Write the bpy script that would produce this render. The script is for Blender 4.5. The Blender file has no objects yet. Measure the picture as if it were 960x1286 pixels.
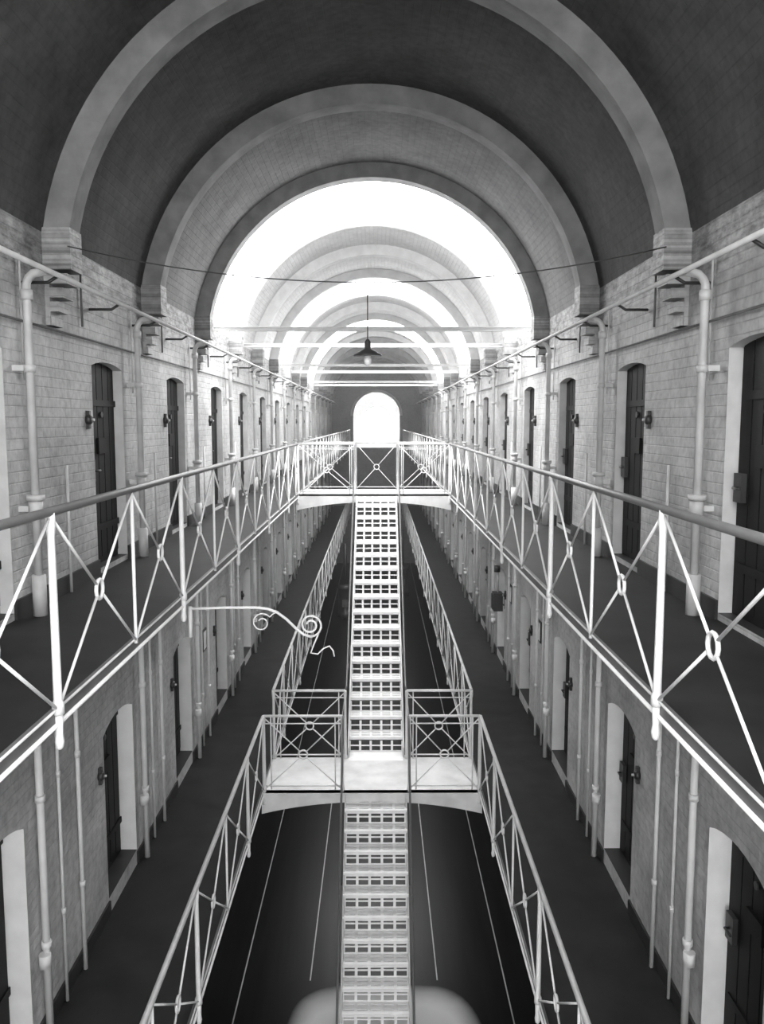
import bpy, math
from mathutils import Vector, Matrix
S = bpy.context.scene
R = math.radians

# ------------------------------------------------------------------ materials
def nt(name):
    m = bpy.data.materials.new(name); m.use_nodes = True
    t = m.node_tree; b = t.nodes['Principled BSDF']
    return m, t, b
def N(t, typ, **kw):
    n = t.nodes.new(typ)
    for k, v in kw.items(): setattr(n, k, v)
    return n
def math_n(t, op, a, b=None):
    n = N(t, 'ShaderNodeMath', operation=op)
    for i, v in enumerate((a, b)):
        if v is None: continue
        if isinstance(v, (int, float)): n.inputs[i].default_value = v
        else: t.links.new(v, n.inputs[i])
    return n.outputs[0]
def g(v): return (v, v, v, 1)

def paint(name, v, rough=0.5, var=0.12, scale=6, metal=0.0, bump=0.0, spec=0.5):
    m, t, b = nt(name)
    geo = N(t, 'ShaderNodeNewGeometry')
    no = N(t, 'ShaderNodeTexNoise'); no.inputs['Scale'].default_value = scale; no.inputs['Detail'].default_value = 5
    t.links.new(geo.outputs['Position'], no.inputs['Vector'])
    r = N(t, 'ShaderNodeValToRGB')
    r.color_ramp.elements[0].position = 0.3; r.color_ramp.elements[0].color = g(v*(1-var))
    r.color_ramp.elements[1].position = 0.7; r.color_ramp.elements[1].color = g(min(1, v*(1+var)))
    t.links.new(no.outputs['Fac'], r.inputs['Fac']); t.links.new(r.outputs['Color'], b.inputs['Base Color'])
    b.inputs['Roughness'].default_value = rough; b.inputs['Metallic'].default_value = metal
    b.inputs['Specular IOR Level'].default_value = spec
    if bump:
        bp = N(t, 'ShaderNodeBump'); bp.inputs['Distance'].default_value = bump
        t.links.new(no.outputs['Fac'], bp.inputs['Height']); t.links.new(bp.outputs['Normal'], b.inputs['Normal'])
    return m

CZ, VR = 9.048, 2.532   # vault arc centre height and radius
def brick(name, v, mode, mortar=0.8, rough=0.6, dist=0.006, frieze=False, patch=0.15, bw=0.24, bh=0.078):
    m, t, b = nt(name)
    geo = N(t, 'ShaderNodeNewGeometry'); sp = N(t, 'ShaderNodeSeparateXYZ')
    t.links.new(geo.outputs['Position'], sp.inputs[0])
    X, Y, Z = sp.outputs
    if mode == 'YZ': u, w = Y, Z
    elif mode == 'XZ': u, w = X, Z
    else:
        ang = math_n(t, 'ARCTAN2', X, math_n(t, 'SUBTRACT', Z, CZ))
        u = Y; w = math_n(t, 'MULTIPLY', ang, VR)
    cb = N(t, 'ShaderNodeCombineXYZ'); t.links.new(u, cb.inputs[0]); t.links.new(w, cb.inputs[1])
    bt = N(t, 'ShaderNodeTexBrick'); bt.inputs['Scale'].default_value = 1
    bt.inputs['Brick Width'].default_value = bw; bt.inputs['Row Height'].default_value = bh
    bt.inputs['Mortar Size'].default_value = 0.006; bt.inputs['Mortar Smooth'].default_value = 0.6
    bt.inputs['Color1'].default_value = g(v); bt.inputs['Color2'].default_value = g(v*0.94)
    bt.inputs['Mortar'].default_value = g(v*mortar)
    t.links.new(cb.outputs[0], bt.inputs['Vector'])
    no = N(t, 'ShaderNodeTexNoise'); no.inputs['Scale'].default_value = 1.3; no.inputs['Detail'].default_value = 9
    no.inputs['Roughness'].default_value = 0.68
    t.links.new(geo.outputs['Position'], no.inputs['Vector'])
    r = N(t, 'ShaderNodeValToRGB')
    r.color_ramp.elements[0].position = 0.35; r.color_ramp.elements[0].color = g(1-patch*1.6)
    r.color_ramp.elements[1].position = 0.62; r.color_ramp.elements[1].color = g(1)
    t.links.new(no.outputs['Fac'], r.inputs['Fac'])
    mx = N(t, 'ShaderNodeMix', data_type='RGBA', blend_type='MULTIPLY'); mx.inputs[0].default_value = 1
    t.links.new(bt.outputs['Color'], mx.inputs[6]); t.links.new(r.outputs['Color'], mx.inputs[7])
    out = mx.outputs[2]
    # fine grime
    n3 = N(t, 'ShaderNodeTexNoise'); n3.inputs['Scale'].default_value = 14; n3.inputs['Detail'].default_value = 6
    t.links.new(geo.outputs['Position'], n3.inputs['Vector'])
    r3 = N(t, 'ShaderNodeValToRGB'); r3.color_ramp.elements[0].position = 0.3; r3.color_ramp.elements[0].color = g(1-patch)
    r3.color_ramp.elements[1].position = 0.6; r3.color_ramp.elements[1].color = g(1)
    t.links.new(n3.outputs['Fac'], r3.inputs['Fac'])
    m3 = N(t, 'ShaderNodeMix', data_type='RGBA', blend_type='MULTIPLY'); m3.inputs[0].default_value = 1
    t.links.new(out, m3.inputs[6]); t.links.new(r3.outputs['Color'], m3.inputs[7]); out = m3.outputs[2]
    if frieze:   # bare weathered brick courses below the vault springing
        sc = N(t, 'ShaderNodeMapping'); sc.inputs['Scale'].default_value = (5, 14, 1)
        t.links.new(cb.outputs[0], sc.inputs[0])
        n2 = N(t, 'ShaderNodeTexNoise'); n2.inputs['Scale'].default_value = 1; n2.inputs['Detail'].default_value = 8
        n2.inputs['Roughness'].default_value = 0.7
        t.links.new(sc.outputs[0], n2.inputs['Vector'])
        r2 = N(t, 'ShaderNodeValToRGB')
        r2.color_ramp.elements[0].position = 0.36; r2.color_ramp.elements[0].color = g(0.25)
        r2.color_ramp.elements[1].position = 0.6; r2.color_ramp.elements[1].color = g(0.85)
        t.links.new(n2.outputs['Fac'], r2.inputs['Fac'])
        m2 = N(t, 'ShaderNodeMix', data_type='RGBA', blend_type='MULTIPLY')
        zz = math_n(t, 'ADD', Z, math_n(t, 'MULTIPLY', no.outputs['Fac'], 0.5))
        f = N(t, 'ShaderNodeMapRange'); f.inputs['From Min'].default_value = 9.1; f.inputs['From Max'].default_value = 9.4
        t.links.new(zz, f.inputs['Value']); t.links.new(f.outputs[0], m2.inputs[0])
        t.links.new(out, m2.inputs[6]); t.links.new(r2.outputs['Color'], m2.inputs[7]); out = m2.outputs[2]
    t.links.new(out, b.inputs['Base Color']); b.inputs['Roughness'].default_value = rough
    b.inputs['Specular IOR Level'].default_value = 0.3
    hm = math_n(t, 'ADD', math_n(t, 'MULTIPLY', bt.outputs['Fac'], -1.0), math_n(t, 'MULTIPLY', n3.outputs['Fac'], 1.5))
    bp = N(t, 'ShaderNodeBump'); bp.inputs['Distance'].default_value = dist; bp.inputs['Strength'].default_value = 0.7
    t.links.new(hm, bp.inputs['Height']); t.links.new(bp.outputs['Normal'], b.inputs['Normal'])
    return m

def emit(name, v, s):
    m, t, b = nt(name)
    b.inputs['Base Color'].default_value = g(0.8); b.inputs['Emission Color'].default_value = g(v)
    b.inputs['Emission Strength'].default_value = s; b.inputs['Roughness'].default_value = 0.3
    return m

M_wall = brick('painted_brick', 0.54, 'YZ', mortar=0.93, frieze=True, patch=0.25)
M_wall_end = brick('painted_brick_cross', 0.4, 'XZ')
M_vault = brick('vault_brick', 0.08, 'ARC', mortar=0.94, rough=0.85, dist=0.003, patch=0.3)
M_vault2 = brick('vault_brick_cleaner', 0.18, 'ARC', mortar=0.9, rough=0.8, dist=0.006, patch=0.22)  # lighter copy of the vault brick, skylight brightness put into the colour
M_vault3 = brick('vault_brick_whitewashed', 0.6, 'ARC', mortar=0.88, rough=0.8, dist=0.008, patch=0.12)  # palest copy, skylight glow painted into the colour of the far bays
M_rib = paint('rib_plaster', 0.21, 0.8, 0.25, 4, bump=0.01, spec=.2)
M_rib2 = paint('rib_whitewash', 0.6, 0.8, 0.1, 5, bump=0.01, spec=.2)  # paler copy for ribs beyond the skylight, its light painted in
M_white = paint('white_gloss_paint', 0.68, 0.5, 0.08)
M_reveal = paint('reveal_paint', 0.76, 0.55, 0.06)
M_reveal_up = paint('reveal_grey_paint', 0.5, 0.6, 0.12)
M_pipe = paint('pipe_paint', 0.48, 0.5, 0.15)
M_rail = paint('handrail_grey', 0.1, 0.4, 0.15)
M_fascia = paint('fascia_grey', 0.1, 0.5, 0.2)
M_dark = paint('dark_iron', 0.03, 0.45, 0.3)
M_door = paint('door_dark_paint', 0.007, 0.6, 0.3, spec=.2)
M_deck = paint('deck_linoleum', 0.013, 0.6, 0.4, 3, spec=.22)
M_skirt = paint('skirting_paint', 0.02, 0.5, 0.2)
M_bridge = paint('bridge_plate_paint', 0.6, 0.5, 0.15, 4)
M_tread = paint('tread_iron_paint', 0.8, 0.45, 0.06, 10)
M_sky = emit('skylight_frosted_glass', 1.0, 14)
M_win = emit('window_daylit_glass', 1.0, 10.5)
M_winfar = emit('far_window_daylit_glass', 1.0, 40)
M_paper = paint('notice_paper', 0.7, 0.6, 0.1)
# pool of light painted as colour: pale towards the middle, dark edge
M_floor_light, t, b = nt('worn_pale_stone')
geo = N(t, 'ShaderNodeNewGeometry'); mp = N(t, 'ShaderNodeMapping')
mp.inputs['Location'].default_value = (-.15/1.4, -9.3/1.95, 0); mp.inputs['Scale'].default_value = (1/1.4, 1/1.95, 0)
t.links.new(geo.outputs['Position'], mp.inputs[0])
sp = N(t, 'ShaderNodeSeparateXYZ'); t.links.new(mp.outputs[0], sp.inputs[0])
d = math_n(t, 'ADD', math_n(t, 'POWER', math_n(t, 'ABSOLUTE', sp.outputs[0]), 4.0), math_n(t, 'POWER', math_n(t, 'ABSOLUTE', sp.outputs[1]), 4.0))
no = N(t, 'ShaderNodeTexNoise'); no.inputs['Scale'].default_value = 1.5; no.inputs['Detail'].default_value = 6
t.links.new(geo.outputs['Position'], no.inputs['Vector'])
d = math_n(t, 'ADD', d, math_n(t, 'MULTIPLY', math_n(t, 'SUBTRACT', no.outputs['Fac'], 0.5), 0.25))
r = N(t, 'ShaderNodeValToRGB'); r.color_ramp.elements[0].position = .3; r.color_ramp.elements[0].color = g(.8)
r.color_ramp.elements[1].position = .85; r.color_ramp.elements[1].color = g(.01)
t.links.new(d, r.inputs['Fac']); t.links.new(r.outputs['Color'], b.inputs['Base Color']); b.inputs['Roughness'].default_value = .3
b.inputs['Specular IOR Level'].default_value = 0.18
# ground floor
M_floor, t, b = nt('polished_floor')
geo = N(t, 'ShaderNodeNewGeometry'); mp = N(t, 'ShaderNodeMapping'); mp.inputs['Scale'].default_value = (9, 0.5, 1)
no = N(t, 'ShaderNodeTexNoise'); no.inputs['Scale'].default_value = 1; no.inputs['Detail'].default_value = 6
r = N(t, 'ShaderNodeValToRGB'); r.color_ramp.elements[0].color = g(0.005); r.color_ramp.elements[1].color = g(0.018)
t.links.new(geo.outputs['Position'], mp.inputs[0]); t.links.new(mp.outputs[0], no.inputs['Vector'])
t.links.new(no.outputs['Fac'], r.inputs['Fac']); t.links.new(r.outputs['Color'], b.inputs['Base Color'])
b.inputs['Roughness'].default_value = 0.3; b.inputs['Specular IOR Level'].default_value = 0.18

# ------------------------------------------------------------------ mesh builder
class MB:
    def __init__(s): s.v = []; s.f = []; s.m = []; s.s = []; s.mats = []
    def mi(s, mat):
        if mat not in s.mats: s.mats.append(mat)
        return s.mats.index(mat)
    def face(s, pts, mat, smooth=False):
        o = len(s.v); s.v += [tuple(p) for p in pts]; s.f.append(tuple(range(o, o+len(pts))))
        s.m.append(s.mi(mat)); s.s.append(smooth)
    def box(s, x0, x1, y0, y1, z0, z1, mat):
        o = len(s.v)
        s.v += [(x, y, z) for z in (z0, z1) for y in (y0, y1) for x in (x0, x1)]
        for f in ((0,2,3,1),(4,5,7,6),(0,1,5,4),(2,6,7,3),(0,4,6,2),(1,3,7,5)):
            s.f.append(tuple(o+i for i in f)); s.m.append(s.mi(mat)); s.s.append(False)
    def tube(s, pts, r, mat, seg=8, closed=False, radii=None):
        pts = [Vector(p) for p in pts]; n = len(pts); o = len(s.v); prev = None
        for i, p in enumerate(pts):
            if closed: d = pts[(i+1) % n]-pts[i-1]
            else: d = pts[min(i+1, n-1)]-pts[max(i-1, 0)]
            d.normalize()
            if prev is None:
                a = Vector((0, 0, 1)) if abs(d.z) < 0.9 else Vector((1, 0, 0))
                u = d.cross(a).normalized()
            else: u = (prev-d*prev.dot(d)).normalized()
            prev = u; w = d.cross(u); rr = radii[i] if radii else r
            for k in range(seg):
                an = 2*math.pi*k/seg; s.v.append(tuple(p+(u*math.cos(an)+w*math.sin(an))*rr))
        mi = s.mi(mat)
        for i in range(n if closed else n-1):
            j = (i+1) % n
            for k in range(seg):
                k2 = (k+1) % seg
                s.f.append((o+i*seg+k, o+j*seg+k, o+j*seg+k2, o+i*seg+k2)); s.m.append(mi); s.s.append(True)
        if not closed:
            s.f.append(tuple(o+k for k in range(seg))); s.m.append(mi); s.s.append(False)
            s.f.append(tuple(o+(n-1)*seg+k for k in reversed(range(seg)))); s.m.append(mi); s.s.append(False)
    def ring(s, c, u, RR, r, mat, seg=14):
        c = Vector(c); u = Vector(u); w = Vector((0, 0, 1))
        s.tube([c+(u*math.cos(2*math.pi*i/seg)+w*math.sin(2*math.pi*i/seg))*RR for i in range(seg)], r, mat, 6, True)
    def obj(s, name):
        me = bpy.data.meshes.new(name); me.from_pydata(s.v, [], s.f)
        for m in s.mats: me.materials.append(m)
        me.polygons.foreach_set('material_index', s.m); me.polygons.foreach_set('use_smooth', s.s); me.update()
        o = bpy.data.objects.new(name, me); S.collection.objects.link(o); return o

# ------------------------------------------------------------------ dimensions
W = 2.5; BAY = 2.7; Y0 = 6.63; KS = range(-4, 15)
YB = Y0+BAY*KS[0]; YE = Y0+BAY*(KS[-1]+1)
G1, G2, SPR = 3.3, 6.6, 9.45
SKY = {-3, 2, 5, 8}  # nearest bay is overhead and unseen, added to light the near walls
E1, E2 = 1.515, 1.42

# walls with recessed door openings: z0, z1, sill, head, recess depth, opening start, opening end, arch rise
def arch_pts(y1, y2, zt, rise, n=8):
    return [(y1+(y2-y1)*i/n, zt-rise+rise*math.sin(math.pi*i/n)**0.8 if 0 < i < n else zt-rise) for i in range(n+1)]
LEV = [(0.0, G1, 0.05, 1.95, 0.17, .95, 1.88, .1), (G1, G2, G1+0.16, G1+1.86, 0.17, .95, 1.88, .1), (G2, SPR, G2+0.05, G2+1.96, 0.1, 1.0, 1.9, .05)]
for side, nm in ((-1, 'left'), (1, 'right')):
    b = MB()
    for (z0, z1, zs, zt, dep, o1, o2, rise) in LEV:
        MR = M_reveal_up if z0 == G2 else M_reveal
        for k in KS:
            ya = Y0+BAY*k; yb = ya+BAY; y1 = ya+o1; y2 = ya+o2
            x = side*W; xd = side*(W+dep)
            P = lambda y, z, xx=x: (xx, y, z)
            b.face([P(ya, z0), P(y1, z0), P(y1, z1), P(ya, z1)], M_wall)
            b.face([P(y2, z0), P(yb, z0), P(yb, z1), P(y2, z1)], M_wall)
            b.face([P(y1, z0), P(y2, z0), P(y2, zs), P(y1, zs)], M_wall)
            ap = arch_pts(y1, y2, zt, rise)
            for (a, za), (c, zc) in zip(ap[:-1], ap[1:]):
                b.face([P(a, za), P(c, zc), P(c, z1), P(a, z1)], M_wall)
                b.face([P(a, za), P(c, zc), P(c, zc, xd), P(a, za, xd)], MR)
            b.face([P(y1, zs), P(y1, ap[0][1]), P(y1, ap[0][1], xd), P(y1, zs, xd)], MR)
            b.face([P(y2, zs), P(y2, ap[0][1]), P(y2, ap[0][1], xd), P(y2, zs, xd)], MR)
            b.face([P(y1, zs), P(y2, zs), P(y2, zs, xd), P(y1, zs, xd)], M_skirt)
    b.obj('wall_'+nm)
    b = MB()
    for (z0, z1, zs, zt, dep, o1, o2, rise) in LEV:
        for k in KS:
            ya = Y0+BAY*k
            b.box(min(side*W, side*(W-.02)), max(side*W, side*(W-.02)), ya-(BAY-o2), ya+o1, z0, z0+0.14, M_skirt)
    b.obj('baseboard_'+nm)

# cell doors
def door_mesh():
    b = MB(); w, h = 0.98, 1.97
    b.box(0, 0.05, -w/2, w/2, 0, h, M_door)
    for i in range(5):
        y = -w/2+0.06+i*0.172
        b.box(-0.012, 0, y, y+0.155, 0.06, h-0.05, M_door)
    for z in (0.32, 1.5):
        b.box(-0.024, -0.012, -w/2+0.04, w/2-0.12, z, z+0.06, M_door)
    b.box(-0.035, -0.012, -0.12, 0.12, 1.05, 1.2, M_door)
    b.box(-0.05, -0.012, 0.28, 0.4, 0.8, 1.0, M_dark)
    b.tube([(-0.05, 0.34, 0.9), (-0.08, 0.34, 0.9), (-0.08, 0.24, 0.9)], 0.01, M_dark, 6)
    b.tube([(-0.02, 0, 1.42), (-0.035, 0, 1.42)], 0.03, M_dark, 10)
    o = b.obj('tmp'); me = o.data; bpy.data.objects.remove(o); return me
dm = door_mesh(); dm.name = 'cell_door_leaf'; n = 0
for side in (-1, 1):
    for (z0, z1, zs, zt, dep, o1, o2, rise) in LEV:
        for k in KS:
            n += 1
            o = bpy.data.objects.new('door_%d' % n, dm); S.collection.objects.link(o)
            o.location = (side*(W+dep), Y0+BAY*k+(o1+o2)/2, zs)
            if side < 0: o.rotation_euler = (0, 0, math.pi)

# floor
b = MB(); b.box(-2.75, 2.75, YB-0.3, YE+0.2, -0.2, 0, M_floor); b.obj('floor')
b = MB()
for x in (-1.87, -0.9, 0.93, 1.9): b.box(x-0.009, x+0.009, 11.25 if abs(x) < 1.3 else YB, YE, 0, 0.004, M_pipe)
b.obj('floor_inlay_lines')
b = MB(); b.box(-1.25, 1.55, 7.35, 11.25, 0, .006, M_floor_light); b.obj('stone_slab')  # thin plate carrying the painted pool of light

# vault, ribs, skylights, corbels
A0 = math.asin((SPR-CZ)/VR)
def arc(r, n=48, a0=A0): return [(r*math.cos(a0+(math.pi-2*a0)*i/n), CZ+r*math.sin(a0+(math.pi-2*a0)*i/n)) for i in range(n+1)]
b = MB(); outer = arc(VR)
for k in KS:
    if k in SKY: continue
    mt = M_vault if k <= 0 else (M_vault2 if k == 1 else M_vault3)  # further bays use the colours with light painted in
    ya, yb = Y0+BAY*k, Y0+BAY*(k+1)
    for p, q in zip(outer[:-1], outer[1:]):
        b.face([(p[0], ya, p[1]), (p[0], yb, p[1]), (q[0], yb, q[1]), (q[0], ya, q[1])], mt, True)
b.obj('ceiling')
b = MB(); inner = arc(VR-0.2)
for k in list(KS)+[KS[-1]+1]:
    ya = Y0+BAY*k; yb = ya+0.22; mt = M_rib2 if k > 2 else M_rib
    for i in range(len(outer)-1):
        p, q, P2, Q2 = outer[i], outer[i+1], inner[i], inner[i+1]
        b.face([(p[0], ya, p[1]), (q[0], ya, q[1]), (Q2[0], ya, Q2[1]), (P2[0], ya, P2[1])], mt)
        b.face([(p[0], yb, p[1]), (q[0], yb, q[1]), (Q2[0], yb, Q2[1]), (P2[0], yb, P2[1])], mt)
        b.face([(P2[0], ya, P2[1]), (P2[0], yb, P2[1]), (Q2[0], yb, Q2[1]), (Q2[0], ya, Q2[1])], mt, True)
b.obj('vault_ribs')
b = MB()
for k in KS:
    ya = Y0+BAY*k
    for s in (-1, 1):
        def st(pr, z0, z1, e=0.0):
            b.box(min(s*W, s*(W-pr)), max(s*W, s*(W-pr)), ya-0.02+e, ya+0.24-e, z0, z1, M_wall)
        st(0.215, 9.17, 9.485)
        for i, pr in enumerate((0.18, 0.14, 0.1, 0.055)):
            st(pr, 9.17-0.105*(i+1), 9.17-0.105*i-0.03, 0.008*(i+1))
        st(0.035, 8.75, 9.17, .02)
b.obj('brick_corbels')
i = 0
for k in sorted(SKY):
    i += 1; b = MB(); ya, yb = Y0+BAY*k, Y0+BAY*(k+1)
    sk = arc(VR+0.02, 16)
    for p, q in zip(sk[:-1], sk[1:]):
        b.face([(p[0], ya, p[1]), (p[0], yb, p[1]), (q[0], yb, q[1]), (q[0], ya, q[1])], M_sky, True)
    for j in range(0, 17, 2):
        p = sk[j]; b.tube([(p[0]*.995, ya+.3, p[1]), (p[0]*.995, yb, p[1])], 0.012, M_white, 6)
    b.obj('window_%d' % i)  # includes the added unseen skylight of bay -3

# end walls
b = MB(); OW = 1.3; zs = 8.35
b.box(-3, -OW, YE, YE+.4, 0, 12, M_wall_end); b.box(OW, 3, YE, YE+.4, 0, 12, M_wall_end); b.box(-OW, OW, YE, YE+.4, 0, G2, M_wall_end)
for j in range(16):
    a, c = math.pi*j/16, math.pi*(j+1)/16
    x1, z1, x2, z2 = OW*math.cos(a), zs+OW*math.sin(a), OW*math.cos(c), zs+OW*math.sin(c)
    b.face([(x1, YE, z1), (x2, YE, z2), (x2, YE, 12), (x1, YE, 12)], M_wall_end)
    b.face([(x1, YE, z1), (x2, YE, z2), (x2, YE+.4, z2), (x1, YE+.4, z1)], M_reveal)
    ro = OW+.16
    b.face([(x1, YE-.03, z1), (x2, YE-.03, z2), (ro*math.cos(c), YE-.03, zs+ro*math.sin(c)), (ro*math.cos(a), YE-.03, zs+ro*math.sin(a))], M_reveal)
b.obj('wall_end')
b = MB(); YH = YE+7; WW = .85
b.box(-2.4, -2.2, YE+.4, YH, 6.4, 10.4, M_reveal); b.box(2.2, 2.4, YE+.4, YH, 6.4, 10.4, M_reveal)
b.box(-2.4, 2.4, YE+.4, YH, 10.4, 10.6, M_reveal); b.box(-2.4, 2.4, YE+.4, YH, 6.4, 6.6, M_bridge)
b.box(-2.4, -WW, YH, YH+.2, 6.4, 10.6, M_reveal); b.box(WW, 2.4, YH, YH+.2, 6.4, 10.6, M_reveal)
b.box(-WW, WW, YH, YH+.2, 6.4, 6.75, M_pipe)
for j in range(12):
    a, c = math.pi*j/12, math.pi*(j+1)/12
    x1, z1, x2, z2 = WW*math.cos(a), 8.1+WW*math.sin(a), WW*math.cos(c), 8.1+WW*math.sin(c)
    b.face([(x1, YH, z1), (x2, YH, z2), (x2, YH, 10.6), (x1, YH, 10.6)], M_reveal)
b.obj('wall_far_hall')
def window(name, y, x0, x1, z0, z1, mat, nx, nz, s, sash=None):
    b = MB(); b.box(x0, x1, y, y+.02, z0, z1, mat); sash = sash or M_white
    for j in range(nx+1):
        x = x0+(x1-x0)*j/nx; b.box(x-.025, x+.025, y-.03*(s), y+.03, z0, z1, sash)
    for j in range(nz+1):
        z = z0+(z1-z0)*j/nz; b.box(x0, x1, y-.03*s, y+.03, z-.02, z+.02, sash)
    b.obj(name)
window('window_%d' % (i+1), YH+.05, -WW-.05, WW+.05, 6.7, 9.2, M_winfar, 4, 5, 1)
b = MB()
b.box(-3, -1.6, YB-.3, YB, 0, 12, M_wall_end); b.box(1.6, 3, YB-.3, YB, 0, 12, M_wall_end)
b.box(-1.6, 1.6, YB-.3, YB, 0, .9, M_wall_end); b.box(-1.6, 1.6, YB-.3, YB, 11, 12, M_wall_end); b.obj('wall_back')
window('window_%d' % (i+2), YB-.1, -1.6, 1.6, .9, 11, M_win, 6, 20, 1)  # unseen window behind the camera, extended downwards to brighten the lower storeys

# galleries
UB = (16.3, 17.5); LB = (10.3, 11.35)
for side, nm in ((-1, 'left'), (1, 'right')):
    for z, e in ((G2, E1), (G1, E2)):
        b = MB(); x0, x1 = side*(e+0.0), side*W
        b.box(min(x0, x1), max(x0, x1), YB, YE, z-.07, z, M_deck)
        f0, f1 = side*(e-.02), side*e
        b.box(min(f0, f1), max(f0, f1), YB, YE, z-.07, z+.01, M_fascia)
        b.tube([(side*(e-.025), YB, z+.004), (side*(e-.025), YE, z+.004)], .007, M_pipe, 8)
        b.tube([(side*(e-.025), YB, z-.072), (side*(e-.025), YE, z-.072)], .012, M_white, 8)
        for k in KS:
            yy = Y0+BAY*k+.15
            b.face([(side*W, yy, z-.07), (side*(e+.05), yy, z-.07), (side*(e+.1), yy, z-.2), (side*(W-.2), yy, z-.3), (side*W, yy, z-.6)], M_pipe)
        b.obj('gallery_deck')

# railings
H = 0.975
def panel(b, p, q, z, br=0.0085):
    p = Vector((*p, 0)); q = Vector((*q, 0)); d = (q-p); u = d.normalized()
    zt, zb = z+H, z+.0
    c = (p+q)/2; c.z = (zt+zb)/2-.02; RR = .055
    for (za, zc) in ((zt-.02, zb), (zb, zt-.02)):
        A = Vector((p.x, p.y, za)); C = Vector((q.x, q.y, zc))
        b.tube([A, c+(A-c).normalized()*RR], br, M_white, 6); b.tube([c+(C-c).normalized()*RR, C], br, M_white, 6)
    b.ring(c, u, RR, .011, M_white)
def post(b, p, z, thick, drop=True):
    x, y = p
    if thick:
        zz = [z-.02, z+.03, z+.05, z+.12, z+H-.12, z+H-.06, z+H]
        rr = [.03, .03, .021, .021, .018, .024, .021]
    else:
        zz = [z-.02, z+.05, z+H]; rr = [.013, .011, .011]
    b.tube([(x, y, a) for a in zz], 0, M_white, 10, radii=rr)
    if drop and thick:
        b.tube([(x, y, a) for a in (z-.2, z-.19, z-.16, z-.12, z-.02)], 0, M_white, 10, radii=[.008, .018, .024, .018, .022])
def run(b, x, ya, yb, z, start, hm, sp=1.32, idx=0):
    ys = []; y = start; j = idx
    while y > ya: y -= sp; j -= 1
    while y < ya-.01: y += sp; j += 1
    while y <= yb+.01: ys.append((y, j)); y += sp; j += 1
    if ys[0][0]-ya > .3: ys.insert(0, (ya, 0))
    else: ys[0] = (ya, 0)
    if yb-ys[-1][0] > .3: ys.append((yb, 0))
    else: ys[-1] = (yb, 0)
    for (y, j) in ys: post(b, (x, y), z, j % 2 == 0)
    for (a, _), (c, _) in zip(ys[:-1], ys[1:]): panel(b, (x, a), (x, c), z)
    b.tube([(x, ya, z+H), (x, yb, z+H)], .022, hm, 10)
SC = .05; SW = .4   # stair centre / half width
for side in (-1, 1):
    b = MB(); x = side*(E1-.03)
    run(b, x, -2.6, UB[0], G2, 3.97 if side < 0 else 4.08, M_rail); run(b, x, UB[1], YE-.1, G2, 18.8, M_pipe)
    b.obj('gallery_railing')
    b = MB(); x = side*(E2-.035)
    run(b, x, -2.6, LB[0], G1, 9.0, M_pipe); run(b, x, LB[1], YE-.1, G1, 12.6, M_pipe)
    b.obj('gallery_railing')

# cross bridges
def bridge(ya, yb, z, e, far_open, near_open):
    b = MB()
    b.box(-e, e, ya, yb, z-.04, z, M_bridge)
    for y in (ya, yb-.02):
        n = 20
        for j in range(n):
            xa, xb = -e+2*e*j/n, -e+2*e*(j+1)/n
            f = lambda x: z-.16-.16*(abs(x)/e)**2.2
            for yy in (y, y+.02):
                b.face([(xa, yy, f(xa)), (xb, yy, f(xb)), (xb, yy, z), (xa, yy, z)], M_bridge)
            b.face([(xa, y, f(xa)), (xb, y, f(xb)), (xb, y+.02, f(xb)), (xa, y+.02, f(xa))], M_bridge)
    for y, op in ((ya+.02, near_open), (yb-.02, far_open)):
        L, Rr = (-e+.04, SC-SW-.03), (SC+SW+.03, e-.04)
        spans = [L, Rr] if op else [L, (L[1], Rr[0]), Rr]
        for (a, c) in spans:
            for xx in (a, c): post(b, (xx, y), z, True, False)
            panel(b, (a, y), (c, y), z)
            b.tube([(a, y, z+H), (c, y, z+H)], .018, M_white, 8)
            b.tube([(a, y, z+H-.1), (c, y, z+H-.1)], .008, M_white, 6)
            b.tube([(a, y, z+.05), (c, y, z+.05)], .01, M_white, 6)
            if a < SC-SW-.1 or c > SC+SW+.1:
                for xx in (a+.09, c-.09): b.tube([(xx, y, z), (xx, y, z+H)], .009, M_white, 6)
    return b.obj('cross_bridge')
bridge(UB[0], UB[1], G2, E1, False, True)
bridge(LB[0], LB[1], G1, E2, True, True)
b = MB(); b.box(-E1, E1, -1.0, .9, G2-.1, G2, M_bridge); b.obj('landing_floor')

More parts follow.
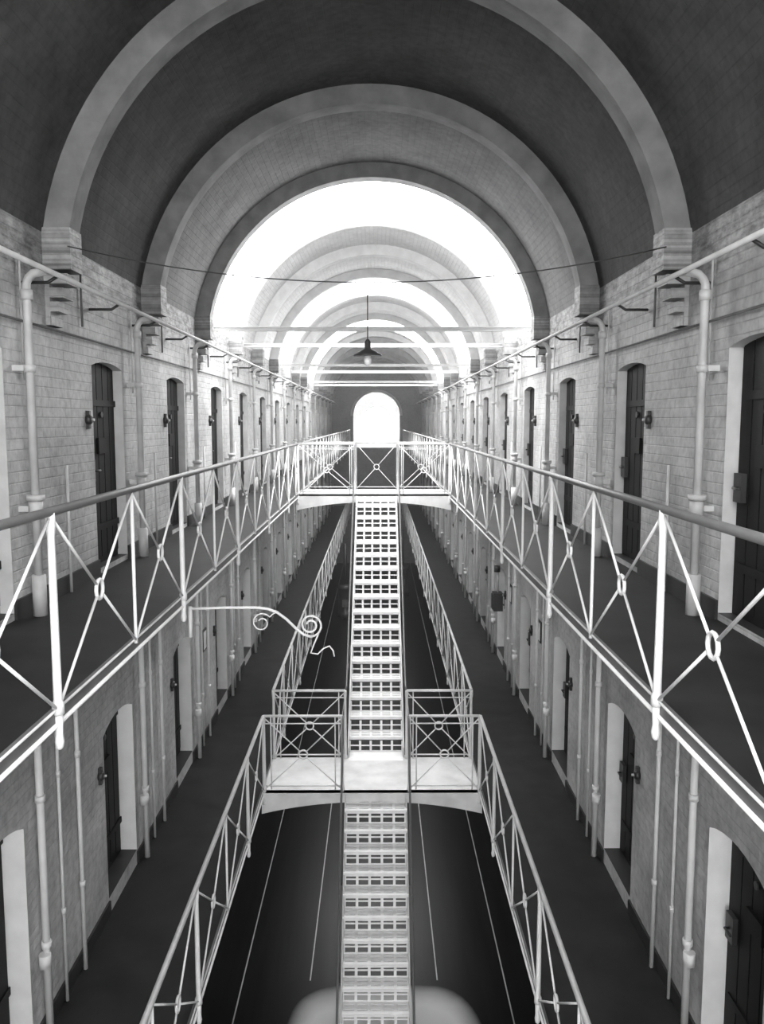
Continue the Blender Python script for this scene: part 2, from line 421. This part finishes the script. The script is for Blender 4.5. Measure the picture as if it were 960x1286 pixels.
# stairs
def stair(ytop, ztop, ybot, zbot, nr, depth):
    b = MB(); run_ = (ytop-ybot)/nr; rise = (ztop-zbot)/nr
    x0, x1 = SC-SW+.02, SC+SW-.02; bs = 5
    for j in range(1, nr+1):
        z = ztop-rise*j; y = ytop-run_*j           # nosing towards the viewer
        ya, yb = y-.02, y-.02+depth
        # cast-iron tread: frame plus rows of slots
        if j < nr:
            nb = 3; gap = .034; bw = (depth-gap*(nb-1))/nb
            for k in range(nb):
                yy = ya+(bw+gap)*k; b.box(x0, x1, yy, yy+bw, z-.022, z, M_tread)
            for k in range(bs+1):
                xx = x0+(x1-x0)*k/bs; b.box(xx-.016, xx+.016, ya, yb, z-.024, z+.001, M_tread)
            b.box(x0, x1, ya-.004, ya+.012, z-.04, z+.002, M_tread)
        elif zbot > 0:
            b.box(x0, x1, ya-.1, yb, z-.022, z+.003, M_tread)
        # slotted riser plate at the back of the tread
        yr = ya+depth
        b.box(x0, x1, yr, yr+.008, z, z+rise*.07, M_tread)
        b.box(x0, x1, yr, yr+.008, z+rise*.4, z+rise*.49, M_tread)
        for k in range(bs+1):
            xx = x0+(x1-x0)*k/bs; b.box(xx-.016, xx+.016, yr-.002, yr+.008, z, z+rise*.8, M_tread)
    for xx in (SC-SW, SC+SW-.02):                   # stringers
        lo, hi = -.14, .14
        pts = [(ytop+.05, ztop+hi-.14), (ytop+.05, ztop+lo-.1), (ybot, zbot+lo+.14), (ybot, zbot+hi)]
        A = [(xx, y, z) for y, z in pts]; C = [(xx+.02, y, z) for y, z in pts]
        b.face(A, M_pipe); b.face(C, M_pipe)
        for j in range(4):
            b.face([A[j], A[(j+1) % 4], C[(j+1) % 4], C[j]], M_pipe)
    for s in (-1, 1):                               # handrails with posts
        xx = SC+s*(SW+.015)
        b.tube([(xx, ytop, ztop+H), (xx, ytop-.08, ztop+H-.02), (xx, ybot+.25, zbot+H+.13), (xx, ybot+.08, zbot+H+.03), (xx+s*.02, ybot, zbot+H)], .014, M_rail, 8)
        for k in range(1, 4):
            f = k/4; y = ytop+(ybot-ytop)*f; z = ztop+(zbot-ztop)*f
            b.tube([(xx, y, z-.1), (xx, y, z+H)], .009, M_rail, 6)
    return b.obj('iron_staircase')
stair(UB[0], G2, LB[1], G1, 17, .24)
stair(LB[0], G1, 7.75, 0, 17, .2)

# service pipes
for side, nm in ((-1, 'left'), (1, 'right')):
    b = MB()
    b.tube([(side*2.22, YB, 9.05), (side*2.22, YE, 9.05)], .019, M_pipe, 10)
    b.tube([(side*2.47, YB, 8.72), (side*2.47, YE, 8.72)], .009, M_fascia, 6)
    for k in KS:
        yb = Y0+BAY*k
        for dy in (-.45, 1.0):
            b.tube([(side*2.22, yb+dy, 9.05), (side*2.3, yb+dy, 9.0), (side*2.5, yb+dy, 9.0)], .013, M_dark, 6)
        b.tube([(side*2.48, yb+.75, 9.28), (side*2.48, yb+.75, 8.82)], .01, M_fascia, 6)
        b.tube([(side*2.48, yb+2.2, 9.2), (side*2.48, yb+2.2, 8.3)], .008, M_pipe, 6)
    b.obj('service_pipe')
    b = MB()
    for k in KS:
        y = Y0+BAY*k-.64; x = side*2.38
        b.tube([(x, y, G2), (x, y, 8.96), (x-side*.02, y, 9.0), (x-side*.05, y, 9.03), (side*2.24, y, 9.05)], .03, M_pipe, 10)
        for (za, zb, rr) in ((G2, G2+.3, .05), (G2+.72, G2+.84, .05), (G2+.84, G2+.88, .065), (G2+1.75, G2+1.8, .04), (8.85, 8.92, .042)):
            b.tube([(x, y, za), (x, y, zb)], rr, M_pipe, 12)
        for z in (G2+1.78, G2+.78): b.box(min(x, side*W), max(x, side*W), y-.015, y+.015, z-.02, z+.02, M_pipe)
        b.tube([(side*2.46, y+.84, G2), (side*2.46, y+.84, G2+1.05)], .012, M_pipe, 6)
    b.obj('heating_riser_pipe')
    b = MB()
    for k in KS:
        for dy, r, x in ((2.02, .028, 2.43), (.15, .018, 2.45), (2.45, .013, 2.46)):
            y = Y0+BAY*k+dy
            b.tube([(side*x, y, G1), (side*x, y, G2-.07)], r, M_white, 10)
            for z in (G1+.75, G1+1.9, G1+2.6):
                b.tube([(side*x, y, z), (side*x, y, z+.05)], r*1.35, M_white, 10)
        y = Y0+BAY*k+2.02
        b.tube([(side*2.43, y-.04, G1+.62), (side*2.43, y-.04, G1+.72)], .045, M_white, 10)
    b.obj('drain_pipe')
    for k in KS:
        for z, dy in ((8.02, .83), (4.75, .8)):
            b = MB(); x = side*W; y = Y0+BAY*k+dy
            b.tube([(x, y, z), (x-side*.03, y, z), (x-side*.05, y, z)], 0, M_dark, 12, radii=[.045, .045, .03])
            b.tube([(x-side*.05, y, z), (x-side*.07, y, z)], .012, M_pipe, 8)
            b.box(min(x, x-side*.03), max(x, x-side*.03), y-.022, y+.022, z-.08, z+.08, M_dark)
            b.obj('cell_bell')

# tie beams
for y in (12.7, 15.4, 20.7, 23.4, 29.2, 31.8):
    b = MB(); z = 9.38
    b.box(-W, W, y-.05, y+.05, z+.022, z+.032, M_white); b.box(-W, W, y-.05, y+.05, z-.032, z-.022, M_white)
    b.box(-W, W, y-.006, y+.006, z-.022, z+.022, M_white)
    b.obj('tie_beam')

# suspended lamp on span wire
b = MB(); yw = 6.6
pts = []
for j in range(25):
    f = j/24*2-1; pts.append((f*2.3, yw, 9.07+.27*f*f))
b.tube(pts, .005, M_dark, 6)
b.tube([(0, yw, 9.07), (0, yw, 8.6)], .005, M_dark, 6)
b.tube([(0, yw, a) for a in (8.64, 8.62, 8.57, 8.56, 8.52, 8.51)], 0, M_dark, 16, radii=[.01, .024, .024, .04, .11, .112])
b.tube([(0, yw, a) for a in (8.53, 8.48, 8.45, 8.43)], 0, M_white, 12, radii=[.02, .03, .026, .008])
b.obj('pendant_lamp')

# scrolled iron bracket under the left gallery
b = MB(); yb = 6.9
def tb(pp, r): b.tube([(x, yb, z) for x, z in pp], r, M_white, 8)
tb([(-1.5, 6.44), (-1.2, 6.45), (-.94, 6.45), (-.85, 6.44), (-.77, 6.41), (-.69, 6.35), (-.61, 6.27), (-.55, 6.22), (-.49, 6.2)], .012)
sp = []
for j in range(34):
    a = -math.pi/2+j/33*3.4*math.pi; rr = .1-.07*j/33
    sp.append((-.49+rr*math.cos(a), 6.3+rr*math.sin(a)))
tb(sp, .009)
sp = []
for j in range(24):
    a = 0.2*math.pi+j/23*2.6*math.pi; rr = .085-.055*j/23
    sp.append((-.9+rr*math.cos(a), 6.32+rr*math.sin(a)))
tb([(-.77, 6.41), (-.8, 6.4)]+sp, .006)
tb([(-.42, 6.23), (-.46, 6.14), (-.49, 6.06), (-.43, 6.05), (-.38, 6.1), (-.33, 6.12), (-.3, 6.08), (-.29, 6.03)], .007)
tb([(-1.5, 6.2), (-1.5, 6.46)], .018)
b.obj('scroll_bracket')

# framed notices and box on the lower walls
for s, y, z in ((1, 12.2, 4.9), (-1, 12.1, 4.8), (1, 14.9, 4.9)):
    b = MB(); x = s*W
    b.box(min(x, x-s*.02), max(x, x-s*.02), y-.12, y+.12, z-.16, z+.16, M_dark)
    b.box(min(x-s*.02, x-s*.024), max(x-s*.02, x-s*.024), y-.09, y+.09, z-.13, z+.13, M_paper)
    b.obj('framed_notice')
b = MB(); b.box(2.32, 2.5, 15.9, 16.15, 4.35, 4.7, M_dark); b.box(2.3, 2.32, 15.93, 16.12, 4.38, 4.67, M_dark)
b.tube([(2.42, 16.05, 4.7), (2.42, 16.05, 5.1)], .02, M_pipe, 8)
b.tube([(2.4, 16.05, 5.1), (2.4, 16.05, 5.22)], .06, M_dark, 12); b.obj('wall_switch_box')
# iron stoves on the ground floor
for x, y in ((-1.25, 33.5), (1.2, 38.0)):
    b = MB()
    b.tube([(x, y, a) for a in (.1, .12, .3, .32, 1.2, 1.25, 1.4, 1.45)], 0, M_dark, 16, radii=[.3, .32, .32, .28, .28, .31, .31, .12])
    b.tube([(x, y, 1.4), (x, y, 3.1)], .07, M_dark, 10)
    for a in range(3): 
        c, s_ = math.cos(a*2.09), math.sin(a*2.09)
        b.tube([(x+.25*c, y+.25*s_, .12), (x+.28*c, y+.28*s_, 0)], .03, M_dark, 6)
    b.box(x-.12, x+.12, y-.32, y-.27, .55, .85, M_fascia)
    b.obj('iron_stove')

# thin dusty air filling the far part of the hall
vm = bpy.data.materials.new('dusty_air'); vm.use_nodes = True; t = vm.node_tree; t.nodes.clear()
vs = N(t, 'ShaderNodeVolumeScatter'); vs.inputs['Density'].default_value = .005; vs.inputs['Anisotropy'].default_value = .3
mo = N(t, 'ShaderNodeOutputMaterial'); t.links.new(vs.outputs[0], mo.inputs['Volume'])
b = MB(); b.box(-2.45, 2.45, 12.2, YE-.05, .05, 11.4, vm); b.obj('dusty_air')

# ------------------------------------------------------------------ world
w = bpy.data.worlds.new('world'); S.world = w; w.use_nodes = True
w.node_tree.nodes['Background'].inputs[0].default_value = g(1); w.node_tree.nodes['Background'].inputs[1].default_value = 0.3

# ------------------------------------------------------------------ camera
cd = bpy.data.cameras.new('camera'); cam = bpy.data.objects.new('camera', cd); S.collection.objects.link(cam)
cam.location = (.08, 0, 8.0); cam.rotation_euler = (R(90-6.14), 0, -.0048)
cd.sensor_fit = 'VERTICAL'; cd.sensor_height = 36; cd.lens = 36*1050/1286; cd.clip_start = .05
S.camera = cam
S.view_settings.view_transform = 'Standard'
